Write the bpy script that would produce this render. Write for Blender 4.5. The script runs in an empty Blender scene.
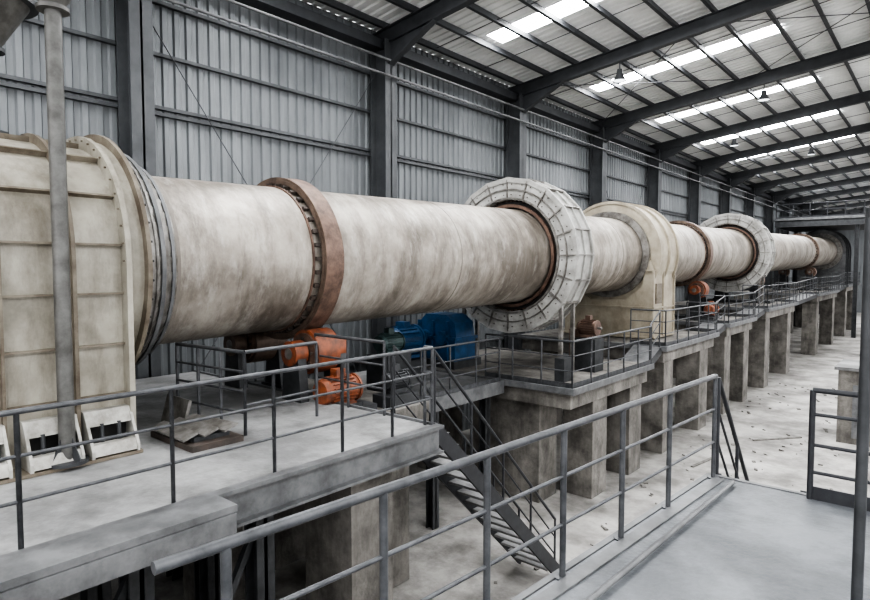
import bpy, math, random
from mathutils import Vector, Matrix
random.seed(7)
E=5.6; AX=-8.7; SL=0.023
def axz(Y): return 5.61+SL*Y

# ---------------------------------------------------------------- materials
def mat(name,c1,c2=None,scale=3.0,rough=0.6,metal=0.0,bump=0.0,bscale=None,stretch=(1,1,1),c3=None,detail=6,lo=0.35,hi=0.65,dirt=None,dscale=3,dlo=.5,dhi=.75,damt=.8,dstretch=(1,1,1),dirt2=None):
    m=bpy.data.materials.new(name); m.use_nodes=True
    nt=m.node_tree; b=nt.nodes['Principled BSDF']
    b.inputs['Roughness'].default_value=rough; b.inputs['Metallic'].default_value=metal
    if c2 is None: c2=tuple(x*0.8 for x in c1)
    tc=nt.nodes.new('ShaderNodeTexCoord'); mp=nt.nodes.new('ShaderNodeMapping')
    mp.inputs['Scale'].default_value=stretch
    nt.links.new(tc.outputs['Object'],mp.inputs['Vector'])
    n=nt.nodes.new('ShaderNodeTexNoise'); n.inputs['Scale'].default_value=scale; n.inputs['Detail'].default_value=detail
    n.inputs['Roughness'].default_value=0.65
    nt.links.new(mp.outputs['Vector'],n.inputs['Vector'])
    r=nt.nodes.new('ShaderNodeValToRGB')
    r.color_ramp.elements[0].position=lo; r.color_ramp.elements[0].color=(*c2,1)
    r.color_ramp.elements[1].position=hi; r.color_ramp.elements[1].color=(*c1,1)
    if c3:
        e=r.color_ramp.elements.new((lo+hi)/2); e.color=(*c3,1)
    nt.links.new(n.outputs['Fac'],r.inputs['Fac'])
    out=r.outputs['Color']
    layers=[]
    if dirt: layers.append((dirt,dscale,dlo,dhi,damt,dstretch,(3.1,7.7,1.3)))
    if dirt2: layers.append(dirt2+((9.1,2.7,5.3),))
    for (dc,ds,l0,l1,am,st,loc) in layers:
        mp2=nt.nodes.new('ShaderNodeMapping'); mp2.inputs['Scale'].default_value=st; mp2.inputs['Location'].default_value=loc
        nt.links.new(tc.outputs['Object'],mp2.inputs['Vector'])
        nd=nt.nodes.new('ShaderNodeTexNoise'); nd.inputs['Scale'].default_value=ds; nd.inputs['Detail'].default_value=12; nd.inputs['Roughness'].default_value=.72
        nt.links.new(mp2.outputs['Vector'],nd.inputs['Vector'])
        mr=nt.nodes.new('ShaderNodeMapRange'); mr.inputs['From Min'].default_value=l0; mr.inputs['From Max'].default_value=l1; mr.inputs['To Max'].default_value=am
        nt.links.new(nd.outputs['Fac'],mr.inputs['Value'])
        mx=nt.nodes.new('ShaderNodeMix'); mx.data_type='RGBA'
        mx.inputs[7].default_value=(*dc,1)
        nt.links.new(mr.outputs['Result'],mx.inputs[0]); nt.links.new(out,mx.inputs[6]); out=mx.outputs[2]
    nt.links.new(out,b.inputs['Base Color'])
    if bump>0:
        n2=nt.nodes.new('ShaderNodeTexNoise'); n2.inputs['Scale'].default_value=bscale or scale*4; n2.inputs['Detail'].default_value=8
        nt.links.new(mp.outputs['Vector'],n2.inputs['Vector'])
        bp=nt.nodes.new('ShaderNodeBump'); bp.inputs['Strength'].default_value=bump; bp.inputs['Distance'].default_value=0.03
        nt.links.new(n2.outputs['Fac'],bp.inputs['Height']); nt.links.new(bp.outputs['Normal'],b.inputs['Normal'])
    return m
def emis(name,col,s):
    m=bpy.data.materials.new(name); m.use_nodes=True; nt=m.node_tree
    b=nt.nodes['Principled BSDF']; b.inputs['Base Color'].default_value=(.8,.8,.8,1)
    b.inputs['Emission Color'].default_value=(*col,1); b.inputs['Emission Strength'].default_value=s
    return m
M={}
M['shell']=mat('kiln_shell_paint',(.43,.395,.35),(.16,.14,.118),scale=0.6,rough=.48,metal=.25,bump=.3,bscale=9,c3=(.295,.265,.23),detail=14,lo=.38,hi=.62,dirt=(.08,.066,.053),dscale=1.2,dstretch=(.8,2.6,.8),dlo=.45,dhi=.68,damt=.75,dirt2=((.50,.475,.44),2.4,.53,.70,.6,(.6,1.6,.6)))
M['seam']=mat('weld_seam',(.22,.20,.175),(.15,.13,.11),rough=.7)
M['rust']=mat('rusty_tyre',(.20,.13,.10),(.09,.06,.048),scale=5,rough=.5,metal=.35,bump=.2)
M['tyreface']=mat('tyre_face',(.19,.14,.11),(.085,.062,.05),scale=4,rough=.5,metal=.4)
M['dark']=mat('near_black',(.03,.027,.025),(.015,.015,.015),scale=6,rough=.6)  # near-black tone for kiln bore, gear ring, bolts and hood pocket backs
M['block']=mat('stop_block',(.08,.062,.052),(.04,.034,.03),scale=6,rough=.6)
M['cream']=mat('cream_hood_paint',(.38,.36,.305),(.20,.185,.15),scale=1.1,rough=.42,bump=.15,bscale=6,c3=(.295,.275,.23),lo=.37,hi=.63,dirt=(.09,.073,.052),dscale=1.6,dstretch=(1.5,1.5,.45),dlo=.47,dhi=.72,damt=.8)
M['creamd']=mat('cream_rib_paint',(.21,.185,.145),(.09,.07,.05),scale=3,rough=.6,bump=.1)
M['guard']=mat('grey_guard_paint',(.49,.485,.465),(.27,.265,.25),scale=1.6,rough=.5,bump=.1,dirt=(.12,.11,.095),dscale=2.2,dlo=.49,dhi=.76,damt=.75)
M['beige']=mat('beige_cover_paint',(.42,.38,.305),(.27,.235,.18),scale=1.6,rough=.55,dirt=(.13,.105,.08),dscale=1.4,dstretch=(1.4,1.4,.5),dlo=.5,dhi=.8,damt=.7)
M['galv']=mat('galvanised_seal',(.30,.29,.275),(.13,.12,.108),scale=5,rough=.42,metal=.5,bump=.1)
M['conc']=mat('concrete',(.25,.236,.216),(.09,.084,.076),scale=1.6,rough=.9,bump=.5,bscale=14,c3=(.17,.16,.146),detail=10,dirt=(.04,.037,.033),dscale=1.3,dstretch=(1.6,1.6,.4),dlo=.46,dhi=.72,damt=.75)
M['deck']=mat('deck_dusty_plate',(.285,.285,.283),(.14,.14,.14),scale=.9,rough=.6,bump=.25,bscale=20,detail=12,lo=.4,hi=.6,dirt=(.065,.063,.06),dscale=1.5,dlo=.45,dhi=.7,damt=.7)
M['walk']=mat('walkway_plate',(.18,.19,.202),(.098,.104,.112),scale=1.2,rough=.5,bump=.3,bscale=24,detail=12,lo=.4,hi=.6,dirt=(.045,.048,.051),dscale=2.0,dlo=.45,dhi=.74,damt=.65)
M['floor']=mat('floor_dusty_concrete',(.46,.443,.42),(.18,.171,.159),scale=.6,rough=.7,bump=.3,bscale=8,c3=(.32,.307,.29),detail=12,lo=.38,hi=.62,dirt=(.075,.071,.066),dscale=1.1,dlo=.48,dhi=.71,damt=.7)
M['steel']=mat('grey_steel_paint',(.06,.062,.066),(.03,.032,.034),scale=4,rough=.5,metal=.2)
M['steell']=mat('light_grey_steel',(.18,.183,.187),(.095,.097,.10),scale=3,rough=.5,metal=.15,dirt=(.05,.05,.05),dscale=4,damt=.6)
M['rail']=mat('rail_grey_paint',(.10,.103,.109),(.048,.05,.054),scale=8,rough=.4,metal=.3)
M['raild']=mat('stair_dark_paint',(.03,.032,.036),(.018,.018,.022),scale=8,rough=.5)
M['frame']=mat('roof_steel_dark',(.055,.058,.063),(.035,.037,.041),scale=2,rough=.55)
M['col']=mat('column_grey',(.08,.084,.089),(.052,.055,.059),scale=2,rough=.55)
M['wall']=mat('wall_sheet',(.225,.237,.246),(.145,.154,.161),scale=.6,rough=.5,metal=.25,stretch=(1,1,.3),dirt=(.08,.086,.091),dscale=.7,dstretch=(1,1.5,.25),dlo=.45,damt=.6)
M['roof']=mat('roof_sheet',(.78,.785,.775),(.62,.625,.62),scale=.5,rough=.6)
M['sky']=emis('skylight_panel',(.97,.985,1.0),32.0)
M['orange']=mat('orange_paint',(.30,.088,.036),(.085,.036,.024),scale=6,rough=.5,c3=(.19,.062,.03))
M['blue']=mat('blue_paint',(.018,.08,.19),(.012,.042,.09),scale=4,rough=.4)
M['green']=mat('green_paint',(.05,.085,.083),(.022,.038,.038),scale=5,rough=.5)
M['pipe']=mat('pipe_paint',(.135,.133,.127),(.065,.063,.058),scale=5,rough=.45,metal=.2)
M['white']=mat('white_paint',(.48,.47,.44),(.22,.21,.185),scale=4,rough=.5)
M['lamp']=emis('lamp_lens',(.9,.95,1),1.5)
M['rubble']=mat('rubble_dust',(.22,.21,.195),(.10,.095,.088),scale=6,rough=.95)

# ---------------------------------------------------------------- mesh builder
class MB:
    def __init__(s): s.v=[];s.f=[];s.m=[];s.sm=[];s.names=[]
    def mi(s,k):
        if k not in s.names: s.names.append(k)
        return s.names.index(k)
    def add(s,vs,fs,k,smooth=False):
        o=len(s.v); s.v+=[tuple(v) for v in vs]; i=s.mi(k)
        for f in fs: s.f.append([o+j for j in f]); s.m.append(i); s.sm.append(smooth)
    def box(s,x0,x1,y0,y1,z0,z1,k):
        if x1<x0:x0,x1=x1,x0
        if y1<y0:y0,y1=y1,y0
        if z1<z0:z0,z1=z1,z0
        vs=[(x0,y0,z0),(x1,y0,z0),(x1,y1,z0),(x0,y1,z0),(x0,y0,z1),(x1,y0,z1),(x1,y1,z1),(x0,y1,z1)]
        s.add(vs,[(0,3,2,1),(4,5,6,7),(0,1,5,4),(1,2,6,5),(2,3,7,6),(3,0,4,7)],k)
    def obox(s,c,u,v,w,k):
        c=Vector(c);u=Vector(u);v=Vector(v);w=Vector(w)
        vs=[c-u-v-w,c+u-v-w,c+u+v-w,c-u+v-w,c-u-v+w,c+u-v+w,c+u+v+w,c-u+v+w]
        s.add(vs,[(0,3,2,1),(4,5,6,7),(0,1,5,4),(1,2,6,5),(2,3,7,6),(3,0,4,7)],k)
    def beam(s,p0,p1,w,h,k,up=(0,0,1)):
        p0=Vector(p0);p1=Vector(p1);d=(p1-p0);L=d.length;d.normalize()
        up=Vector(up); sd=d.cross(up); 
        if sd.length<1e-4: sd=d.cross(Vector((1,0,0)))
        sd.normalize(); uu=sd.cross(d).normalized()
        s.obox((p0+p1)/2,d*L/2,sd*w/2,uu*h/2,k)
    def cyl(s,p0,p1,r0,k,r1=None,n=10,caps=True):
        if r1 is None:r1=r0
        p0=Vector(p0);p1=Vector(p1);d=(p1-p0).normalized()
        a=Vector((0,0,1)) if abs(d.z)<.9 else Vector((1,0,0))
        x=d.cross(a).normalized(); y=d.cross(x).normalized()
        vs=[];
        for i in range(n):
            t=2*math.pi*i/n; q=x*math.cos(t)+y*math.sin(t)
            vs.append(p0+q*r0); vs.append(p1+q*r1)
        s.add(vs,[(2*i,2*((i+1)%n),2*((i+1)%n)+1,2*i+1) for i in range(n)],k,True)
        if caps:
            s.add(vs[0::2],[tuple(range(n))[::-1]],k); s.add(vs[1::2],[tuple(range(n))],k)
    def kseg(s,y0,r0,y1,r1,k,n=96,smooth=True,a0=0,a1=2*math.pi):
        vs=[]
        for i in range(n):
            t=a0+(a1-a0)*i/n; vs.append(kp(y0,r0,t)); vs.append(kp(y1,r1,t))
        fs=[]
        for i in range(n):
            j=(i+1)%n
            fs.append((2*i,2*i+1,2*j+1,2*j))
        s.add(vs,fs,k,smooth)
    def kring(s,y0,y1,ri,ro,k,kf=None,n=96,smooth=True):
        kf=kf or k
        s.kseg(y0,ri,y0,ro,kf,n,False); s.kseg(y0,ro,y1,ro,k,n,smooth); s.kseg(y1,ro,y1,ri,kf,n,False)
        s.kseg(y1,ri,y0,ri,kf,n,smooth)
    def prism(s,poly,axis,a,b,k):
        n=len(poly)
        def P(p,t): return (p[0],t,p[1]) if axis=='y' else ((t,p[0],p[1]) if axis=='x' else (p[0],p[1],t))
        vs=[P(p,a) for p in poly]+[P(p,b) for p in poly]
        fs=[(i,(i+1)%n,n+(i+1)%n,n+i) for i in range(n)]+[tuple(range(n))[::-1],tuple(range(n,2*n))]
        s.add(vs,fs,k)
    def done(s,name,bevel=0):
        me=bpy.data.meshes.new(name); me.from_pydata(s.v,[],s.f)
        for k in s.names: me.materials.append(M[k])
        for p,i,sm in zip(me.polygons,s.m,s.sm): p.material_index=i; p.use_smooth=sm
        import bmesh
        bm=bmesh.new(); bm.from_mesh(me); bmesh.ops.recalc_face_normals(bm,faces=bm.faces); bm.to_mesh(me); bm.free()
        me.update()
        o=bpy.data.objects.new(name,me); bpy.context.collection.objects.link(o)
        if bevel:
            b=o.modifiers.new('bevel','BEVEL'); b.width=bevel; b.segments=2; b.limit_method='ANGLE'
        return o
def kp(Y,R,a):
    c=math.cos(a)*R; s_=math.sin(a)*R
    return (AX+c, Y-SL*s_, axz(Y)+s_)

# ---------------------------------------------------------------- room shell
Y0,Y1=-9.0,92.0; XW=-12.5; XR=14.5; EAVE=E+5.9; RS=0.115; RIDGE=1.0
b=MB(); b.box(XW-.3,XR+.3,Y0-1,Y1+.3,-.2,0,'floor'); b.done('floor')
def rz(x):
    return EAVE+RS*(x-XW) if x<=RIDGE else EAVE+RS*(RIDGE-XW)-RS*(x-RIDGE)
def corr(b,x,y0,y1,z0,z1,k,per=.26,dep=.045,sgn=1):
    y=y0;pts=[]
    while y<y1:
        for dy,dx in ((0,0),(.10,0),(.13,dep),(.23,dep)): 
            if y+dy<=y1: pts.append((x+sgn*dx,y+dy))
        y+=per
    vs=[];
    for p in pts: vs+= [(p[0],p[1],z0),(p[0],p[1],z1)]
    b.add(vs,[(2*i,2*i+2,2*i+3,2*i+1) for i in range(len(pts)-1)],k)
b=MB(); corr(b,XW-.05,Y0,Y1,0,EAVE+.75,'wall'); b.box(XW-.12,XW-.08,Y0,Y1,0,EAVE+.8,'wall'); b.done('wall_left')
b=MB()
b.prism([(XW,0),(XR,0),(XR,rz(XR)+.85),(RIDGE,rz(RIDGE)+.85),(XW,rz(XW)+.85)],'y',Y1,Y1+.15,'wall')
for i in range(60):
    x=XW+i*.45; b.box(x,x+.2,Y1-.05,Y1,0,EAVE+.7,'wall')
b.done('wall_far')
b=MB(); b.box(XR,XR+.15,Y0,Y1,0,4.2,'wall'); b.box(XR,XR+.15,Y0,Y1,EAVE-1.2,EAVE+.75,'wall'); b.done('wall_right')  # out of view; opening kept high so light leaves the undersides darker
b=MB(); b.box(XW,XR,Y0-.15,Y0,0,4.0,'wall'); b.box(XW,XR,Y0-.15,Y0,EAVE-1,EAVE+2.3,'wall'); b.done('wall_back')  # unseen wall added to cut light from behind, with a high gap
CY=[5.2+6.7*i for i in range(-2,13)]
def ibeam_col(b,x,y,z0,z1,k,w=.45,d=.5):
    b.box(x-d/2,x-d/2+.03,y-w/2,y+w/2,z0,z1,k); b.box(x+d/2-.03,x+d/2,y-w/2,y+w/2,z0,z1,k)
    b.box(x-d/2,x+d/2,y-.02,y+.02,z0,z1,k)
b=MB()
for y in CY: ibeam_col(b,XW+.42,y,0,EAVE+.3,'col',w=.44,d=.6)
b.done('wall_column_row')
b=MB()
for y in CY: ibeam_col(b,XR-.4,y,0,EAVE+.3,'col')
b.done('wall_column_row')
b=MB()
for z in (E-4.2,E-2.6,E-1.0,E+.4,E+1.75,E+3.15,E+3.28,E+4.35,E+5.4):
    b.box(XW+.0,XW+.1,Y0,Y1,z-.03,z+.04,'col')
for z in (E+5.62,E+5.2): b.cyl((XW+.8,Y0,z),(XW+.8,Y1,z),.035,'steell',n=8)
b.box(XW+.05,XW+.5,Y0,Y1,EAVE+.1,EAVE+.35,'frame')
for i in (2,5,8):
    y0,y1=CY[i],CY[i+1]
    b.cyl((XW+.2,y0,E-4),(XW+.2,y1,E+5.5),.012,'col',n=6); b.cyl((XW+.2,y0,E+5.5),(XW+.2,y1,E-4),.012,'col',n=6)
b.done('trim_wall_girts')
b=MB()
for y in CY:
    for (xa,xb) in ((XW+.1,RIDGE),(RIDGE,XR-.1)):
        za,zb=rz(xa),rz(xb)
        D=.40
        b.beam((xa,y,za+.17),(xb,y,zb+.17),.2,.03,'frame')
        b.beam((xa,y,za+.17+D),(xb,y,zb+.17+D),.2,.03,'frame')
        b.beam((xa,y,za+.17+D/2),(xb,y,zb+.17+D/2),.025,D,'frame')
    b.prism([(XW+.7,EAVE-.35),(XW+.7,EAVE+.25),(XW+2.3,EAVE+.45)],'y',y-.02,y+.02,'frame')
    b.beam((XW+.7,y,EAVE-.35),(XW+2.3,y,rz(XW+2.3)+.16),.2,.03,'frame')
x=XW+.5
while x<XR-.4:
    z=rz(x)+.59
    b.box(x-.025,x+.025,Y0,Y1,z,z+.18,'frame'); b.box(x-.025,x+.08,Y0,Y1,z-.01,z+.01,'frame')
    x+=1.1
for i in range(len(CY)-1):
    ym=(CY[i]+CY[i+1])/2
    for yy in (ym-1.2,ym+1.2):
        b.cyl((XW+.5,yy,rz(XW+.5)+.66),(RIDGE,yy,rz(RIDGE)+.66),.014,'frame',n=5)
for i in (1,4,7,10):
    for (xa,xb) in ((XW+.6,XW+6.5),(XW+6.5,RIDGE)):
        b.cyl((xa,CY[i],rz(xa)+.5),(xb,CY[i+1],rz(xb)+.5),.014,'frame',n=6)
        b.cyl((xb,CY[i],rz(xb)+.5),(xa,CY[i+1],rz(xa)+.5),.014,'frame',n=6)
b.done('roof_steel_frame')
def sheet(b,xa,xb,ya,yb,k,dz=.79,flat=False):
    if flat: pts=[(ya,.02),(yb,.02)]
    else:
        per=.3;y=ya;pts=[]
        while y<yb-1e-6:
            for dy,dd in ((0,0),(.12,0),(.15,.04),(.27,.04)):
                if y+dy<yb: pts.append((y+dy,dd))
            y+=per
        pts.append((yb,0))
    vs=[]
    for p,dd in pts: vs+=[(xa,p,rz(xa)+dz+dd),(xb,p,rz(xb)+dz+dd)]
    b.add(vs,[(2*i,2*i+2,2*i+3,2*i+1) for i in range(len(pts)-1)],k)
b=MB(); s=MB()
ed=[Y0]
for i in range(len(CY)-1):
    ym=(CY[i]+CY[i+1])/2; ed.append(ym-.42); ed.append(ym+.42)
ed.append(Y1)
for i in range(0,len(ed)-1):
    if i%2==0:
        sheet(b,XW-.1,RIDGE,ed[i],ed[i+1],'roof'); sheet(b,RIDGE,XR+.2,ed[i],ed[i+1],'roof')
    else:
        xe=XW+8.2
        sheet(b,XW-.1,XW+1.8,ed[i],ed[i+1],'roof'); sheet(s,XW+1.8,xe,ed[i],ed[i+1],'sky',flat=True); sheet(b,xe,RIDGE,ed[i],ed[i+1],'roof')
        sheet(b,RIDGE,RIDGE+2,ed[i],ed[i+1],'roof'); sheet(s,RIDGE+2,XR-3,ed[i],ed[i+1],'sky',flat=True); sheet(b,XR-3,XR+.2,ed[i],ed[i+1],'roof')
b.done('ceiling'); s.done('window_skylights')
for (x,y) in ((-8.2,18.6),(-5.5,25.3),(-8.2,32),(-6,38.7)):
    b=MB(); z=rz(x)+.17
    b.cyl((x,y,z),(x,y,z-.25),.02,'frame'); b.cyl((x,y,z-.25),(x,y,z-.42),.08,'steel',r1=.11); b.cyl((x,y,z-.42),(x,y,z-.62),.11,'steel',r1=.22,n=20,caps=False); b.cyl((x,y,z-.58),(x,y,z-.6),.19,'lamp',n=20)
    b.done('high_bay_lamp')

# ---------------------------------------------------------------- rotary kiln
b=MB(); R=1.2
b.kring(3.2,62.75,1.0,R,'shell','dark',n=128)
for y in (9.6,12.0,17.5,23.4,29.5,39.5,44,48.5,56): b.kring(y-.012,y+.012,R,R+.004,'seam',n=96)
def tyre(b,Y,Rt,w=.34):
    b.kring(Y-w/2,Y+w/2,R+.05,Rt,'rust','tyreface',n=96)
    b.kring(Y-w/2-.015,Y-w/2,Rt-.1,Rt-.04,'tyreface',n=96)
    for i in range(36):
        t=2*math.pi*i/36
        for sg in (-1,1):
            c=Vector(kp(Y+sg*(w/2+.05),R+.03,t)); ra=Vector((math.cos(t),-SL*math.sin(t),math.sin(t))); ta=Vector((-math.sin(t),0,math.cos(t)))
            b.obox(c,Vector((0,.05,SL*.05)),ta*.03,ra*.03,'block')
    b.kring(Y-w/2-.14,Y-w/2-.11,R,R+.025,'rust'); b.kring(Y+w/2+.11,Y+w/2+.14,R,R+.025,'rust')
TYS=(6.15,25.8,35.6,52)
for ty in TYS: tyre(b,ty,1.37)
b.done('rotary_kiln')

def guard(Y,Ro,w,name,deck):
    b=MB(); n=20
    ri=Ro-.50
    b.kring(Y,Y+w,ri,Ro,'guard',n=n,smooth=False)
    b.kring(Y-.03,Y+.03,Ro-.06,Ro+.06,'guard',n=n,smooth=False)
    b.kring(Y+w*.5-.02,Y+w*.5+.02,Ro-.05,Ro+.05,'guard',n=n,smooth=False)
    b.kring(Y+w-.03,Y+w+.03,Ro-.05,Ro+.06,'guard',n=n,smooth=False)
    b.kring(Y-.05,Y+.0,ri-.0,ri+.05,'galv',n=64)
    b.kring(Y-.04,Y-.01,ri+.24,ri+.27,'galv',n=64)
    for i in range(n):
        t=2*math.pi*i/n
        ra=Vector((math.cos(t),-SL*math.sin(t),math.sin(t))); ta=Vector((-math.sin(t),0,math.cos(t)))
        b.obox(Vector(kp(Y-.02,(ri+Ro)/2,t)),ra*(Ro-ri)/2,ta*.014,(0,.025,0),'galv')
        b.obox(Vector(kp(Y+w/2,Ro+.02,t)),ra*.05,ta*.014,(0,w/2,0),'galv')
        for q in (.12,.38):
            for dt in (.07,.24):
                p=kp(Y-.0,ri+q,t+dt); b.cyl(p,(p[0],p[1]-.025,p[2]),.014,'block',n=6)
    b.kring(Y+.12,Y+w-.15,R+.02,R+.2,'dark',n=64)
    b.kring(Y+.02,Y+.1,R+.05,R+.13,'rust',n=64)
    for i in range(72):
        t=2*math.pi*i/72
        ra=Vector((math.cos(t),0,math.sin(t))); ta=Vector((-math.sin(t),0,math.cos(t)))
        b.obox(Vector(kp(Y+w/2,R+.22,t)),ra*.04,ta*.025,(0,w/2-.15,0),'rust')
    for sx in (-1,1):
        for yy in (Y+.1,Y+w-.1):
            xx=AX+sx*1.5
            b.box(xx-.045,xx+.045,yy-.04,yy+.04,deck,axz(Y)-1.15,'galv')
    return b.done(name)
guard(13.05,1.95,.8,'girth_gear_guard',2.93)
guard(33.2,1.97,.9,'girth_gear_guard',3.75)

def arch(hw,zb,zc,n=20,topr=None):
    topr=topr or hw
    p=[(AX+hw,zb)]
    for i in range(n+1):
        t=math.pi*i/n; p.append((AX+hw*math.cos(t),zc+topr*math.sin(t)))
    p.append((AX-hw,zb)); return p
def archrib(b,hw,zb,zc,y0,y1,th,k,topr=None):
    a=arch(hw,zb,zc,topr=topr); c=arch(hw+th,zb,zc,topr=(topr or hw)+th)
    n=len(a); vs=[];
    for p in a: vs+=[(p[0],y0,p[1]),(p[0],y1,p[1])]
    for p in c: vs+=[(p[0],y0,p[1]),(p[0],y1,p[1])]
    o=2*n; fs=[]
    for i in range(n-1):
        fs+=[(o+2*i,o+2*i+1,o+2*i+3,o+2*i+2),(2*i,2*i+2,o+2*i+2,o+2*i),(2*i+1,o+2*i+1,o+2*i+3,2*i+3)]
    fs+=[(0,1,o+1,o),(2*n-2,o+2*n-2,o+2*n-1,2*n-1)]
    b.add(vs,fs,k)
b=MB(); GY=19.0; HW=1.55
b.kring(GY+.1,GY+1.7,R+.05,1.70,'beige',n=48,smooth=False)
for yy in (GY+.07,GY+.9,GY+1.68): b.kring(yy,yy+.05,1.68,1.77,'beige',n=48,smooth=False)
b.prism([(AX-HW,3.32),(AX+HW,3.32),(AX+HW,5.55),(AX+HW-.1,5.85),(AX+1.3,5.9),(AX+1.2,5.0),(AX+.6,4.55),(AX-.6,4.55),(AX-1.2,5.0),(AX-1.3,5.9),(AX-HW+.1,5.85),(AX-HW,5.55)],'y',GY,GY+1.8,'beige')
for z in (3.34,4.3,5.5): b.box(AX-HW-.06,AX+HW+.06,GY-.06,GY+1.86,z,z+.05,'beige')
for yy in (GY-.06,GY+.8,GY+1.8): b.box(AX+HW,AX+HW+.06,yy,yy+.05,3.34,5.5,'beige')
b.kring(GY-.08,GY+.08,R+.02,R+.22,'galv'); b.kring(GY+1.75,GY+1.9,R+.02,R+.22,'galv')
b.box(AX+HW,AX+HW+.04,GY+.2,GY+.7,4.45,5.1,'creamd')
b.done('gear_housing_cover')

# ---------------------------------------------------------------- kiln hood (left)
b=MB()
HB=3.52; ZC=5.68
b.prism(arch(1.45,HB,ZC,n=32),'y',-1.6,2.95,'cream')
for yy in (-.9,.0,.9): archrib(b,1.45,HB,ZC,yy,yy+.04,.09,'creamd')
archrib(b,1.45,HB,ZC,1.7,1.73,.08,'creamd')
archrib(b,1.45,HB,ZC,2.36,2.40,.11,'creamd')
archrib(b,1.45,HB,ZC,2.90,2.96,.16,'cream')
for z in (4.15,4.72,5.3,5.85): b.box(AX+1.45,AX+1.51,-1.6,2.9,z,z+.025,'creamd')
for t in (30,55,80,105):
    t=math.radians(t); c=Vector((AX+1.48*math.cos(t),.65,ZC+1.48*math.sin(t))); ra=Vector((math.cos(t),0,math.sin(t))); ta=Vector((-math.sin(t),0,math.cos(t)))
    b.obox(c,ra*.035,ta*.012,(0,2.25,0),'creamd')
b.kring(2.96,3.14,R+.05,1.56,'cream','cream'); b.kring(3.12,3.17,R+.05,1.66,'creamd')
for i in range(44):
    t=2*math.pi*i/44
    p=kp(3.17,1.60,t); b.cyl(p,(p[0],p[1]+.04,p[2]),.016,'dark',n=6)
for i in range(24):
    t=math.pi*i/24; b.cyl((AX+1.56*math.cos(t),2.88,ZC+1.56*math.sin(t)),(AX+1.56*math.cos(t),2.91,ZC+1.56*math.sin(t)),.012,'creamd',n=6)
for ya in (1.2,1.85,2.42):
    yb=ya+.5; x0=AX+1.45
    b.prism([(x0,3.54),(x0+.34,3.54),(x0+.34,3.62),(x0+.12,4.02),(x0,4.02)],'y',ya,ya+.03,'white')
    b.prism([(x0,3.54),(x0+.34,3.54),(x0+.34,3.62),(x0+.12,4.02),(x0,4.02)],'y',yb-.03,yb,'white')
    b.prism([(x0,3.86),(x0+.19,3.86),(x0+.12,4.02),(x0,4.02)],'y',ya+.03,yb-.03,'white')
    b.prism([(x0+.22,3.56),(x0+.34,3.56),(x0+.30,3.68),(x0+.20,3.68)],'y',ya+.03,yb-.03,'white')
    b.box(x0,x0+.05,ya+.03,yb-.03,3.54,3.86,'dark')
    b.cyl((x0+.2,ya+.16,3.6),(x0+.17,ya+.16,3.88),.025,'steel'); b.cyl((x0+.2,ya+.34,3.6),(x0+.17,ya+.34,3.88),.025,'steel')
b.box(AX+1.45,AX+1.8,-1.6,2.95,3.505,3.54,'creamd')
b.done('kiln_firing_hood')
b=MB()
b.kring(3.18,3.34,R+.03,1.47,'galv','galv',n=80)
n=44
for i in range(n):
    t0=2*math.pi*i/n; t1=t0+2*math.pi/n*1.25
    b.add([kp(3.30,1.485,t0),kp(3.30,1.50,t1),kp(3.66,1.275,t1),kp(3.66,1.255,t0)],[(0,1,2,3)],'galv')
b.kring(3.37,3.42,1.42,1.475,'steell',n=80); b.kring(3.56,3.60,1.32,1.345,'steell',n=80)
b.kring(3.65,3.71,R+.005,1.26,'seam',n=80)
b.done('kiln_leaf_seal')

b=MB(); px,py=-7.0,2.21
def gussets(b,px,py,z,k='steel'):
    for i in range(4):
        t=i*math.pi/2+.4
        d=Vector((math.cos(t),math.sin(t),0)); q=Vector((px,py,0))
        n_=Vector((-d.y,d.x,0))*.006
        A=q+d*.07+Vector((0,0,z)); B=q+d*.19+Vector((0,0,z)); C=q+d*.07+Vector((0,0,z+.25))
        b.add([A-n_,B-n_,C-n_,A+n_,B+n_,C+n_],[(0,1,2),(5,4,3),(0,3,4,1),(1,4,5,2),(2,5,3,0)],k)
b.cyl((px,py,3.58),(px,py,8.25),.078,'pipe',n=20); b.cyl((px,py,3.545),(px,py,3.58),.2,'steel',n=20)
gussets(b,px,py,3.58)
b.cyl((px,py,8.2),(px,py,8.24),.15,'pipe',n=20); b.cyl((px,py,8.24),(px,py,8.9),.1,'pipe',r1=.5,n=28); b.cyl((px,py,8.9),(px,py,9.9),.5,'pipe',n=28)
b.cyl((px,py,8.88),(px,py,8.93),.56,'steell',n=28)
b.done('dust_hopper_pipe')
b=MB(); px,py=-8.7,2.05
b.cyl((px,py,7.22),(px,py,8.2),.085,'pipe',n=16); b.cyl((px,py,7.15),(px,py,7.22),.18,'steel',n=16)
b.cyl((px,py,8.15),(px,py,8.2),.17,'steel',n=20)
b.cyl((px,py,8.2),(px,py,8.75),.12,'pipe',r1=.45,n=28); b.cyl((px,py,8.75),(px,py,9.9),.45,'pipe',n=28); b.cyl((px,py,8.72),(px,py,8.77),.52,'steel',n=28)
b.done('feed_hopper_pipe')

# ---------------------------------------------------------------- railings
def railing(b,p0,p1,k='rail',h=1.05,nposts=None,rails=(1.05,.72,.38),rp=.022,rr=.022,sp=1.1,toe=True):
    p0=Vector(p0);p1=Vector(p1);L=(p1-p0).length
    n=nposts or max(1,round(L/sp))
    for i in range(n+1):
        p=p0.lerp(p1,i/n); b.cyl(p,p+Vector((0,0,h)),rp,k,n=8)
    for z in rails: b.cyl(p0+Vector((0,0,z)),p1+Vector((0,0,z)),rr*(1.15 if z==h else .75),k,n=8)
    if toe: b.beam(p0+Vector((0,0,.06)),p1+Vector((0,0,.06)),.01,.12,k)

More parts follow.
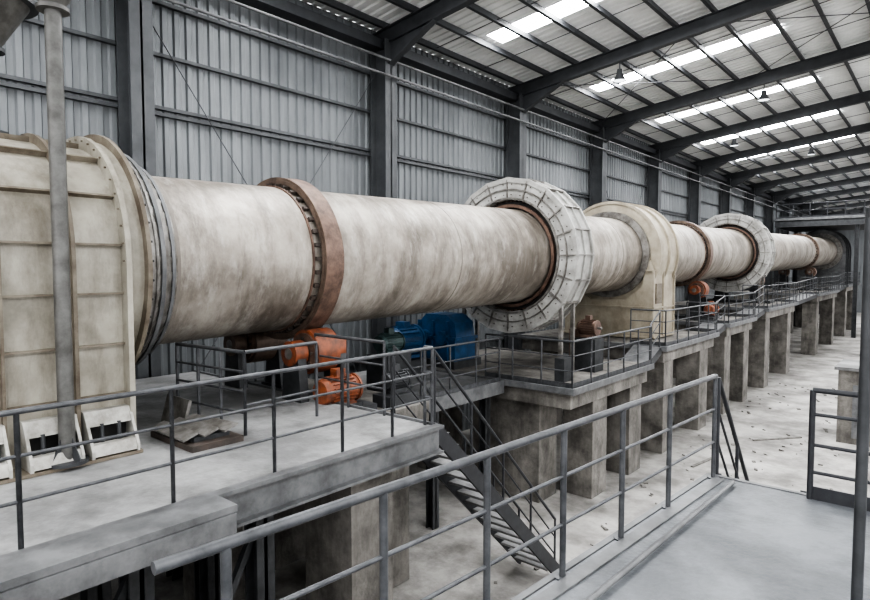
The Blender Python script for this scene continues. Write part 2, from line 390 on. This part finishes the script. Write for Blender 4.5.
P=3.5
b=MB()
b.box(-11.6,-5.14,-3,5.98,P-.04,P,'deck')
b.box(-11.6,-5.18,-3,5.97,P-.16,P-.04,'conc')
b.box(-5.13,-5.09,-3,6.02,P-.34,P+.03,'steell'); b.box(-5.09,-5.0,-3,6.02,P-.34,P-.31,'steell'); b.box(-5.09,-5.0,-3,6.02,P-.01,P+.03,'steell')
b.box(-11.6,-5.13,6.0,6.04,P-.34,P+.03,'steell')
for y in (-1,.4,1.8,3.2,4.6): b.box(-11.5,-5.15,y-.06,y+.06,P-.36,P-.16,'steel')
for x in (-9,-7): b.box(x-.08,x+.08,-3,5.98,P-.5,P-.36,'steel')
for (x,y) in ((-5.6,1.0),(-5.6,2.3),(-6.6,2.3),(-7.0,1.0),(-7.0,3.8),(-5.6,3.6),(-8.5,2),(-8.5,4.5),(-10.5,2),(-10.5,5)):
    ibeam_col(b,x,y,0,P-.34,'steel',w=.22,d=.24)
for (ya,yb) in ((1.0,2.3),(2.3,3.6)): b.beam((-5.6,ya,.4),(-5.6,yb,2.9),.07,.07,'steel')
b.done('hood_platform')
b=MB(); b.prism([(-4.99,P-.16),(-4.66,P-.16),(-4.66,P-.02),(-4.62,P-.02),(-4.62,P-.2),(-4.99,P-.2)],'y',-3,2.75,'steell'); b.box(-4.985,-4.64,-3,2.77,P-.015,P+.045,'steell'); b.done('platform_cable_tray')
b=MB(); b.box(-6.25,-5.35,4.7,5.4,0,P-.37,'conc'); b.box(-9.6,-8.9,4.7,5.4,0,P-.37,'conc'); b.done('concrete_platform_pier')
b=MB()
pl=[(-5.15,-2.0),(-5.15,-.9),(-5.15,.2),(-5.15,1.3),(-5.15,2.45),(-5.15,3.5),(-5.15,4.4),(-5.15,5.2),(-5.15,5.95)]
for a,c in zip(pl[:-1],pl[1:]): railing(b,(a[0],a[1],P),(c[0],c[1],P),nposts=1,toe=False,rr=.02,rp=.02)
railing(b,(-6.05,5.95,P),(-7.6,5.95,P),nposts=2,toe=False)
railing(b,(-5.15,5.95,P),(-5.28,5.95,P),nposts=1,toe=False)
b.done('platform_railing')
b=MB()
railing(b,(-8.1,3.95,P),(-6.65,4.1,P),nposts=3,toe=False,rails=(1.05,.8,.55,.28)); railing(b,(-6.65,4.1,P),(-6.75,5.3,P),nposts=1,toe=False)
b.done('inspection_railing')
b=MB()
b.box(-7.5,-6.45,3.3,3.95,P,P+.07,'block'); b.box(-7.35,-6.6,3.4,3.85,P+.07,P+.12,'steel')
for i in range(3):
    b.obox((-7.0+.05*i,3.35+i*.2,P+.15+.02*i),(.42,.03*i,.0),(0,.09,.03),(0,-.004,.012),'galv')
b.obox((-7.75,3.75,P+.2),(.3,0,0),(0,.05,.18),(0,.02,-.005),'galv')
b.done('steel_cover_plates')

def stair(b,x0,x1,ya,yb,za,zb,k='raild',kt='steell',rails=(True,True),n=15):
    for x in (x0,x1):
        b.beam((x,ya,za-.08),(x,yb,zb+.08),.05,.22,k)
    for i in range(1,n+1):
        t=i/(n+1); y=ya+(yb-ya)*t; z=za+(zb-za)*t
        b.box(x0+.03,x1-.03,y-.10,y+.15,z-.02,z+.015,kt); b.box(x0+.03,x1-.03,y+.13,y+.15,z-.05,z+.016,kt)
    for x,on in zip((x0,x1),rails):
        if not on: continue
        for dz,rr in ((.98,.024),(.66,.014),(.34,.014)):
            b.cyl((x,ya,za+dz),(x,yb-.1,zb+dz+.1),rr,k,n=8)
        for j in range(5):
            t=j/4*.97; y=ya+(yb-ya)*t; z=za+(zb-za)*t
            b.cyl((x,y,z),(x,y,z+1.0),.02,k,n=8)
b=MB(); stair(b,-5.98,-5.22,6.08,9.5,P,0.02,kt='deck'); b.done('steel_staircase')

# ---------------------------------------------------------------- foreground walkway
b=MB()
poly=[(-2.17,.3),(-1.76,6.35),(3.0,6.35),(3.0,-3),(-2.4,-3)]
b.prism(poly,'z',P-.05,P,'walk')
b.prism([(-2.14,.3),(-1.73,6.32),(2.95,6.32),(2.95,-3),(-2.37,-3)],'z',P-.3,P-.05,'steel')
b.beam((-2.2,.3,P-.14),(-1.79,6.37,P-.14),.05,.30,'steell'); b.beam((-1.8,6.38,P-.14),(3,6.38,P-.14),.05,.30,'steell')
b.beam((-2.08,.3,P+.008),(-1.67,6.3,P+.008),.10,.016,'steell')
for (x,y) in ((-1.5,6.0),(-1.6,2.5),(1.5,6.0),(1.5,2.5),(1.5,-2),(-1.7,-2)): ibeam_col(b,x,y,0,P-.3,'steel',w=.22,d=.24)
b.done('walkway_deck')
b=MB()
A=Vector((-2.12,.93,P));B=Vector((-1.73,6.3,P))
ys=[1.2,2.0,2.78,3.58,4.4,5.25,6.3]
def rp(y): t=(y-A.y)/(B.y-A.y); return A.lerp(B,t)
for y in ys:
    p=rp(y); b.cyl(p,p+Vector((0,0,1.03)),.022,'rail',n=12); b.cyl(p,p+Vector((0,0,.012)),.06,'rail',n=12)
for z,r in ((1.03,.025),(.70,.013),(.37,.013)): 
    b.cyl(rp(.93 if z>1 else 1.2)+Vector((0,0,z)),B+Vector((0,0,z)),r,'rail',n=12)
b.done('walkway_railing')
b=MB()
railing(b,(-.90,6.3,P),(3.0,6.3,P),nposts=None,sp=.9,rp=.026,rr=.022,h=1.0,rails=(1.0,.78,.5,.25),toe=True,k='raild')
b.done('walkway_end_railing')
b=MB(); b.cyl((-1.72,1.0,P+.04),(-1.52,6.2,P+.035),.02,'steell',n=10); b.done('conduit_pipe')
b=MB(); stair(b,-1.73,-.98,6.42,9.6,P,0.02,rails=(True,False)); b.done('walkway_staircase')
b=MB(); b.cyl((-.345,4.17,P),(-.345,4.17,P+2.38),.03,'steel',n=16); b.cyl((-.345,4.17,P),(-.345,4.17,P+.015),.08,'steel',n=16)
b.cyl((-.345,4.17,P+2.38),(3.,4.3,P+2.38),.03,'steel',n=16); b.cyl((2.9,4.3,P),(2.9,4.3,P+2.38),.03,'steel',n=16); b.done('walkway_pipe_frame')

# ---------------------------------------------------------------- concrete decks and piers
decks=[('A',11.9,16.6,2.93,-11.6),('B',17.6,22.8,3.3,-11.3),('C',24.2,28.3,3.5,-11.3),('D',30.5,37.5,3.75,-11.3),('E',44.5,53.5,3.95,-11.3),('F',58.5,67,4.2,-11.3)]
piers={'A':[(-9.3,-7.25,12.25,13.1),(-7.2,-6.4,13.3,14.1),(-7.2,-6.4,15.5,16.3),(-11.2,-10.3,12.3,13.2),(-11.2,-10.3,15.3,16.2)],
'B':[(-7.2,-6.4,18.0,18.8),(-7.2,-6.4,21.4,22.3),(-11,-10.2,18,18.8),(-11,-10.2,21.4,22.3)],
'C':[(-7.2,-6.4,24.4,25.2),(-7.2,-6.4,27.2,28.0),(-11,-10.2,24.4,25.2),(-11,-10.2,27.2,28)],
'D':[(-7.2,-6.4,31,31.9),(-7.2,-6.4,36,36.9),(-11,-10.2,31,31.9),(-11,-10.2,36,36.9)],
'E':[(-7.2,-6.4,45,46),(-7.2,-6.4,52,53),(-11,-10.2,45,46),(-11,-10.2,52,53)],
'F':[(-7.2,-6.4,59,60),(-7.2,-6.4,65.5,66.5),(-11,-10.2,59,60),(-11,-10.2,65.5,66.5)]}
for nm,ya,yb,z,xb in decks:
    b=MB(); b.box(xb,-6.2,ya,yb,z-.12,z,'conc'); b.box(xb+.1,-6.32,ya+.12,yb-.12,z-.5,z-.12,'conc')
    b.box(-6.2,-6.16,ya,yb,z-.14,z+.02,'steell'); b.box(xb,-6.16,ya-.04,ya,z-.14,z+.02,'steell')
    for (x0,x1,y0,y1) in piers[nm]: b.box(x0,x1,y0,y1,0,z-.5,'conc')
    b.done('concrete_kiln_pier',bevel=.015)
    b=MB()
    railing(b,(-6.25,ya+.05,z),(-6.25,yb-.05,z),sp=.95,rr=.02)
    railing(b,(-8.6 if nm=='A' else -7.3,ya+.05,z),(-6.25,ya+.05,z),sp=.85,rr=.02)
    if nm!='A': railing(b,(-7.3,yb-.05,z),(-6.25,yb-.05,z),sp=.95,rr=.02)
    b.done('pier_deck_railing')
for (a,c) in zip(decks[:-1],decks[1:]):
    b=MB(); y0=a[2]+.01; y1=c[1]-.05; z0=a[3]; z1=c[3]
    b.beam((-6.75,y0,z0-.03),(-6.75,y1,z1-.03),.8,.05,'steell')
    b.beam((-6.35,y0,z0-.12),(-6.35,y1,z1-.12),.05,.2,'steel'); b.beam((-7.15,y0,z0-.12),(-7.15,y1,z1-.12),.05,.2,'steel')
    railing(b,(-6.35,y0+.1,z0),(-6.35,y1-.1,z1),sp=1.1,rr=.02,toe=False)
    b.done('link_walkway')
b=MB(); b.box(-10.6,-6.9,6.1,7.9,2.9,3.25,'conc'); b.box(-10.3,-9.3,6.3,7.7,0,2.9,'conc'); b.box(-8.3,-7.2,6.3,7.7,0,2.9,'conc')
b.done('concrete_kiln_pier',bevel=.015)
b=MB(); b.box(-11.6,-8.0,7.92,11.85,2.8,2.9,'deck'); b.box(-8.05,-7.98,7.92,11.85,2.62,2.92,'steell')
for (x,y) in ((-11.3,8.3),(-8.3,9.6),(-11.3,11.4),(-8.3,11.5)): ibeam_col(b,x,y,0,2.8,'steel',w=.2,d=.2)
railing(b,(-8.02,8.0,2.9),(-8.02,11.7,2.9),sp=.95,toe=True); b.done('service_platform')

def motor(b,c,d,L,r,k):
    c=Vector(c);d=Vector(d).normalized()
    b.cyl(c-d*L/2,c+d*L/2,r,k,n=24)
    sd=d.cross(Vector((0,0,1)))
    for i in range(20):
        t=2*math.pi*i/20; q=sd*math.cos(t)+Vector((0,0,1))*math.sin(t)
        b.obox(c+q*(r+.015),d*L*.38,q*.022,q.cross(d)*.006,k)
    b.cyl(c-d*L*.6,c-d*L*.5,r*.9,k,r1=r*1.05,n=24); b.cyl(c+d*L*.5,c+d*L*.56,r*1.12,k,n=24)
    b.cyl(c+d*L*.56,c+d*L*.8,r*.2,'galv',n=12)
    b.obox(c+Vector((0,0,r+.07)),d*L*.15,sd*r*.4,(0,0,.07),k)
    b.obox(c-Vector((0,0,r+.03)),d*L*.4,sd*r*.9,(0,0,.04),k)
def station(Y,deck,Rt=1.37,name='support_roller_station',kn='rust'):
    b=MB(); rr=.36; an=math.radians(30); dd=Rt+rr
    zc=axz(Y)-dd*math.cos(an)
    b.box(AX-1.5,AX+1.65,Y-.62,Y+.62,deck,deck+.14,'steel')
    for sx in (-1,1):
        kr=kn if sx>0 else 'tyreface'
        x=AX+sx*dd*math.sin(an)
        b.cyl((x,Y-.22,zc),(x,Y+.22,zc),rr,kr,n=40)
        b.cyl((x,Y-.26,zc),(x,Y-.22,zc),rr*.85,'rust',n=32); b.cyl((x,Y+.22,zc),(x,Y+.26,zc),rr*.85,'rust',n=32)
        for i in range(8):
            t=i*math.pi/4; b.cyl((x+.22*math.cos(t),Y-.29,zc+.22*math.sin(t)),(x+.22*math.cos(t),Y-.26,zc+.22*math.sin(t)),.025,'block',n=6)
        b.cyl((x,Y-.55,zc),(x,Y+.55,zc),.09,'galv',n=16)
        for yy in (Y-.42,Y+.42):
            b.prism([(x-.26,deck+.14),(x+.26,deck+.14),(x+.18,zc-.05),(x+.1,zc+.08),(x-.1,zc+.08),(x-.18,zc-.05)],'y',yy-.08,yy+.08,'steel')
            b.cyl((x,yy-.12,zc),(x,yy+.12,zc),.2,kr,n=20)
            b.box(x-.32,x+.32,yy-.12,yy+.12,deck+.14,deck+.19,'steel')
    if kn=='orange':
        motor(b,(AX+1.38,Y+.02,deck+.42),(0,1,0),.6,.2,'orange')
        b.box(AX+1.15,AX+1.6,Y-.3,Y+.35,deck+.14,deck+.2,'steel')
    return b.done(name)
station(TYS[0],3.25,kn='orange'); station(TYS[1],3.5,kn='orange'); station(TYS[2],3.75); station(TYS[3],3.95)
b=MB(); zz=2.9
b.box(-9.7,-9.1,9.0,9.8,zz,zz+.8,'steel'); motor(b,(-9.4,9.4,zz+1.05),(0,1,0),.55,.19,'green'); b.done('electric_motor')
b=MB(); zz=2.93
b.box(-11.4,-9.8,12.2,13.4,zz,zz+.2,'steel'); b.box(-11.3,-9.85,12.3,13.2,zz+.2,zz+.75,'blue'); b.box(-11.35,-9.8,12.25,13.25,zz+.75,zz+.83,'blue')
b.prism([(-11.3,zz+.83),(-9.85,zz+.83),(-9.9,zz+1.2),(-10.2,zz+1.42),(-10.9,zz+1.42),(-11.25,zz+1.1)],'y',12.35,13.15,'blue')
for x in (-11.1,-10.6,-10.1): b.box(x-.03,x+.03,12.25,12.35,zz+.2,zz+1.25,'blue')
for x,z in ((-10.9,zz+.8),(-10.25,zz+.8)): b.cyl((x,12.18,z),(x,13.22,z),.18,'blue',n=20); 
b.done('drive_gearbox')
b=MB(); zz=2.9
b.box(-11.2,-10.3,10.7,11.7,zz,zz+.35,'steel'); motor(b,(-10.7,11.2,zz+.82),(0,1,0),.8,.36,'blue'); b.done('main_drive_motor')
b=MB(); zz=3.25
b.box(-7.4,-6.98,7.0,7.7,zz,zz+.2,'steel'); motor(b,(-7.2,7.35,zz+.42),(0,1,0),.4,.14,'steel'); b.done('hydraulic_thrust_unit')
b=MB(); zz=2.93
b.box(-7.4,-6.8,14.2,14.7,zz,zz+.85,'steel'); motor(b,(-7.1,14.45,zz+1.12),(1,0,0),.45,.18,'rust'); 
b.box(-7.0,-6.75,12.5,12.9,zz,zz+.55,'steel'); b.box(-7.9,-7.45,14.9,15.3,zz,zz+1.0,'rust'); b.done('barring_motor')

# ---------------------------------------------------------------- kiln tail
b=MB()
b.prism(arch(1.8,4.2,axz(63)+.1),'y',62.8,66.5,'steell')
for yy in (62.8,64,65.4): archrib(b,1.8,4.2,axz(63)+.1,yy,yy+.08,.12,'steel')
b.kring(62.4,62.78,1.22,1.6,'galv')
b.done('kiln_feed_end_housing')
b=MB(); z=E+4.2
b.box(-11.5,-1.5,58,66.8,z-.2,z,'steell'); b.box(-11.5,-1.5,58.1,66.7,z-.75,z-.2,'steel')
for x in (-11.3,-5.7,-1.9):
    for y in (58.3,66.4): ibeam_col(b,x,y,0,z-.7,'steel',w=.3,d=.3)
b.done('tail_upper_platform')
b=MB(); railing(b,(-11.4,58.05,z),(-1.6,58.05,z),sp=1.3,rr=.045,rp=.045,h=1.15,rails=(1.15,.6),k='raild'); railing(b,(-1.6,58.05,z),(-1.6,66.7,z),sp=1.3,rr=.035,rp=.035); b.done('tail_platform_railing')
b=MB(); b.box(-2.6,1.5,22.9,24.8,0,2.35,'conc'); b.box(-2.7,1.6,22.8,24.9,2.35,2.45,'deck'); b.box(-2.2,-1.6,22.87,22.9,.2,1.9,'steell'); b.done('concrete_equipment_pit')
b=MB()
for (x,y) in ((-2.5,46),(-4,46),(-2.5,49),(-4,49)): ibeam_col(b,x,y,0,9.4,'steel',w=.24,d=.24)
for z in (2.4,4.8,7.2,9.4): 
    b.box(-4.1,-2.4,45.9,49.1,z-.08,z,'steell')
for z in (0,2.4,4.8,7.1): b.beam((-4,46,z),(-2.5,46,z+2.2),.08,.08,'steel'); b.beam((-2.5,46,z),(-2.5,49,z+2.2),.08,.08,'steel')
b.box(-3.9,-2.6,46.4,48.6,4.8,6.9,'pipe')
b.cyl((-3.25,47.5,0),(-3.25,47.5,11.5),.35,'pipe',n=16)
b.done('bucket_elevator_tower')
b=MB()
for i in range(190):
    x=random.uniform(-6.2,0); y=random.uniform(8,34)
    s_=random.uniform(.015,.06); a=random.uniform(0,3.14)
    b.obox((x,y,s_*.35),(s_*math.cos(a),s_*math.sin(a),0),(-s_*.7*math.sin(a),s_*.7*math.cos(a),.01),(0,0,s_*.35),'rubble')
for (x,y,a,L) in ((-4.4,12.5,.4,.8),(-3.6,16,1.9,1.0),(-5.2,18,1.4,.7),(-4.1,22,.9,.9)):
    b.obox((x,y,.02),(L*math.cos(a),L*math.sin(a),0),(-.04*math.sin(a),.04*math.cos(a),0),(0,0,.02),'rubble')
b.done('floor_debris')

# ---------------------------------------------------------------- camera, world
cam=bpy.data.cameras.new('camera'); co=bpy.data.objects.new('camera',cam); bpy.context.collection.objects.link(co)
cam.sensor_width=36; cam.lens=600/870*36; cam.clip_end=400; cam.clip_start=.05
co.location=(0,0,E); co.rotation_euler=(math.radians(90-3.05),0,math.radians(40.6))
bpy.context.scene.camera=co
w=bpy.data.worlds.new('world'); bpy.context.scene.world=w; w.use_nodes=True
w.node_tree.nodes['Background'].inputs['Color'].default_value=(.99,.99,1.0,1); w.node_tree.nodes['Background'].inputs['Strength'].default_value=2.5
bpy.context.scene.view_settings.view_transform='AgX'
try: bpy.context.scene.view_settings.look='AgX - High Contrast'
except Exception as e: print(e)
bpy.context.scene.view_settings.exposure=0.68
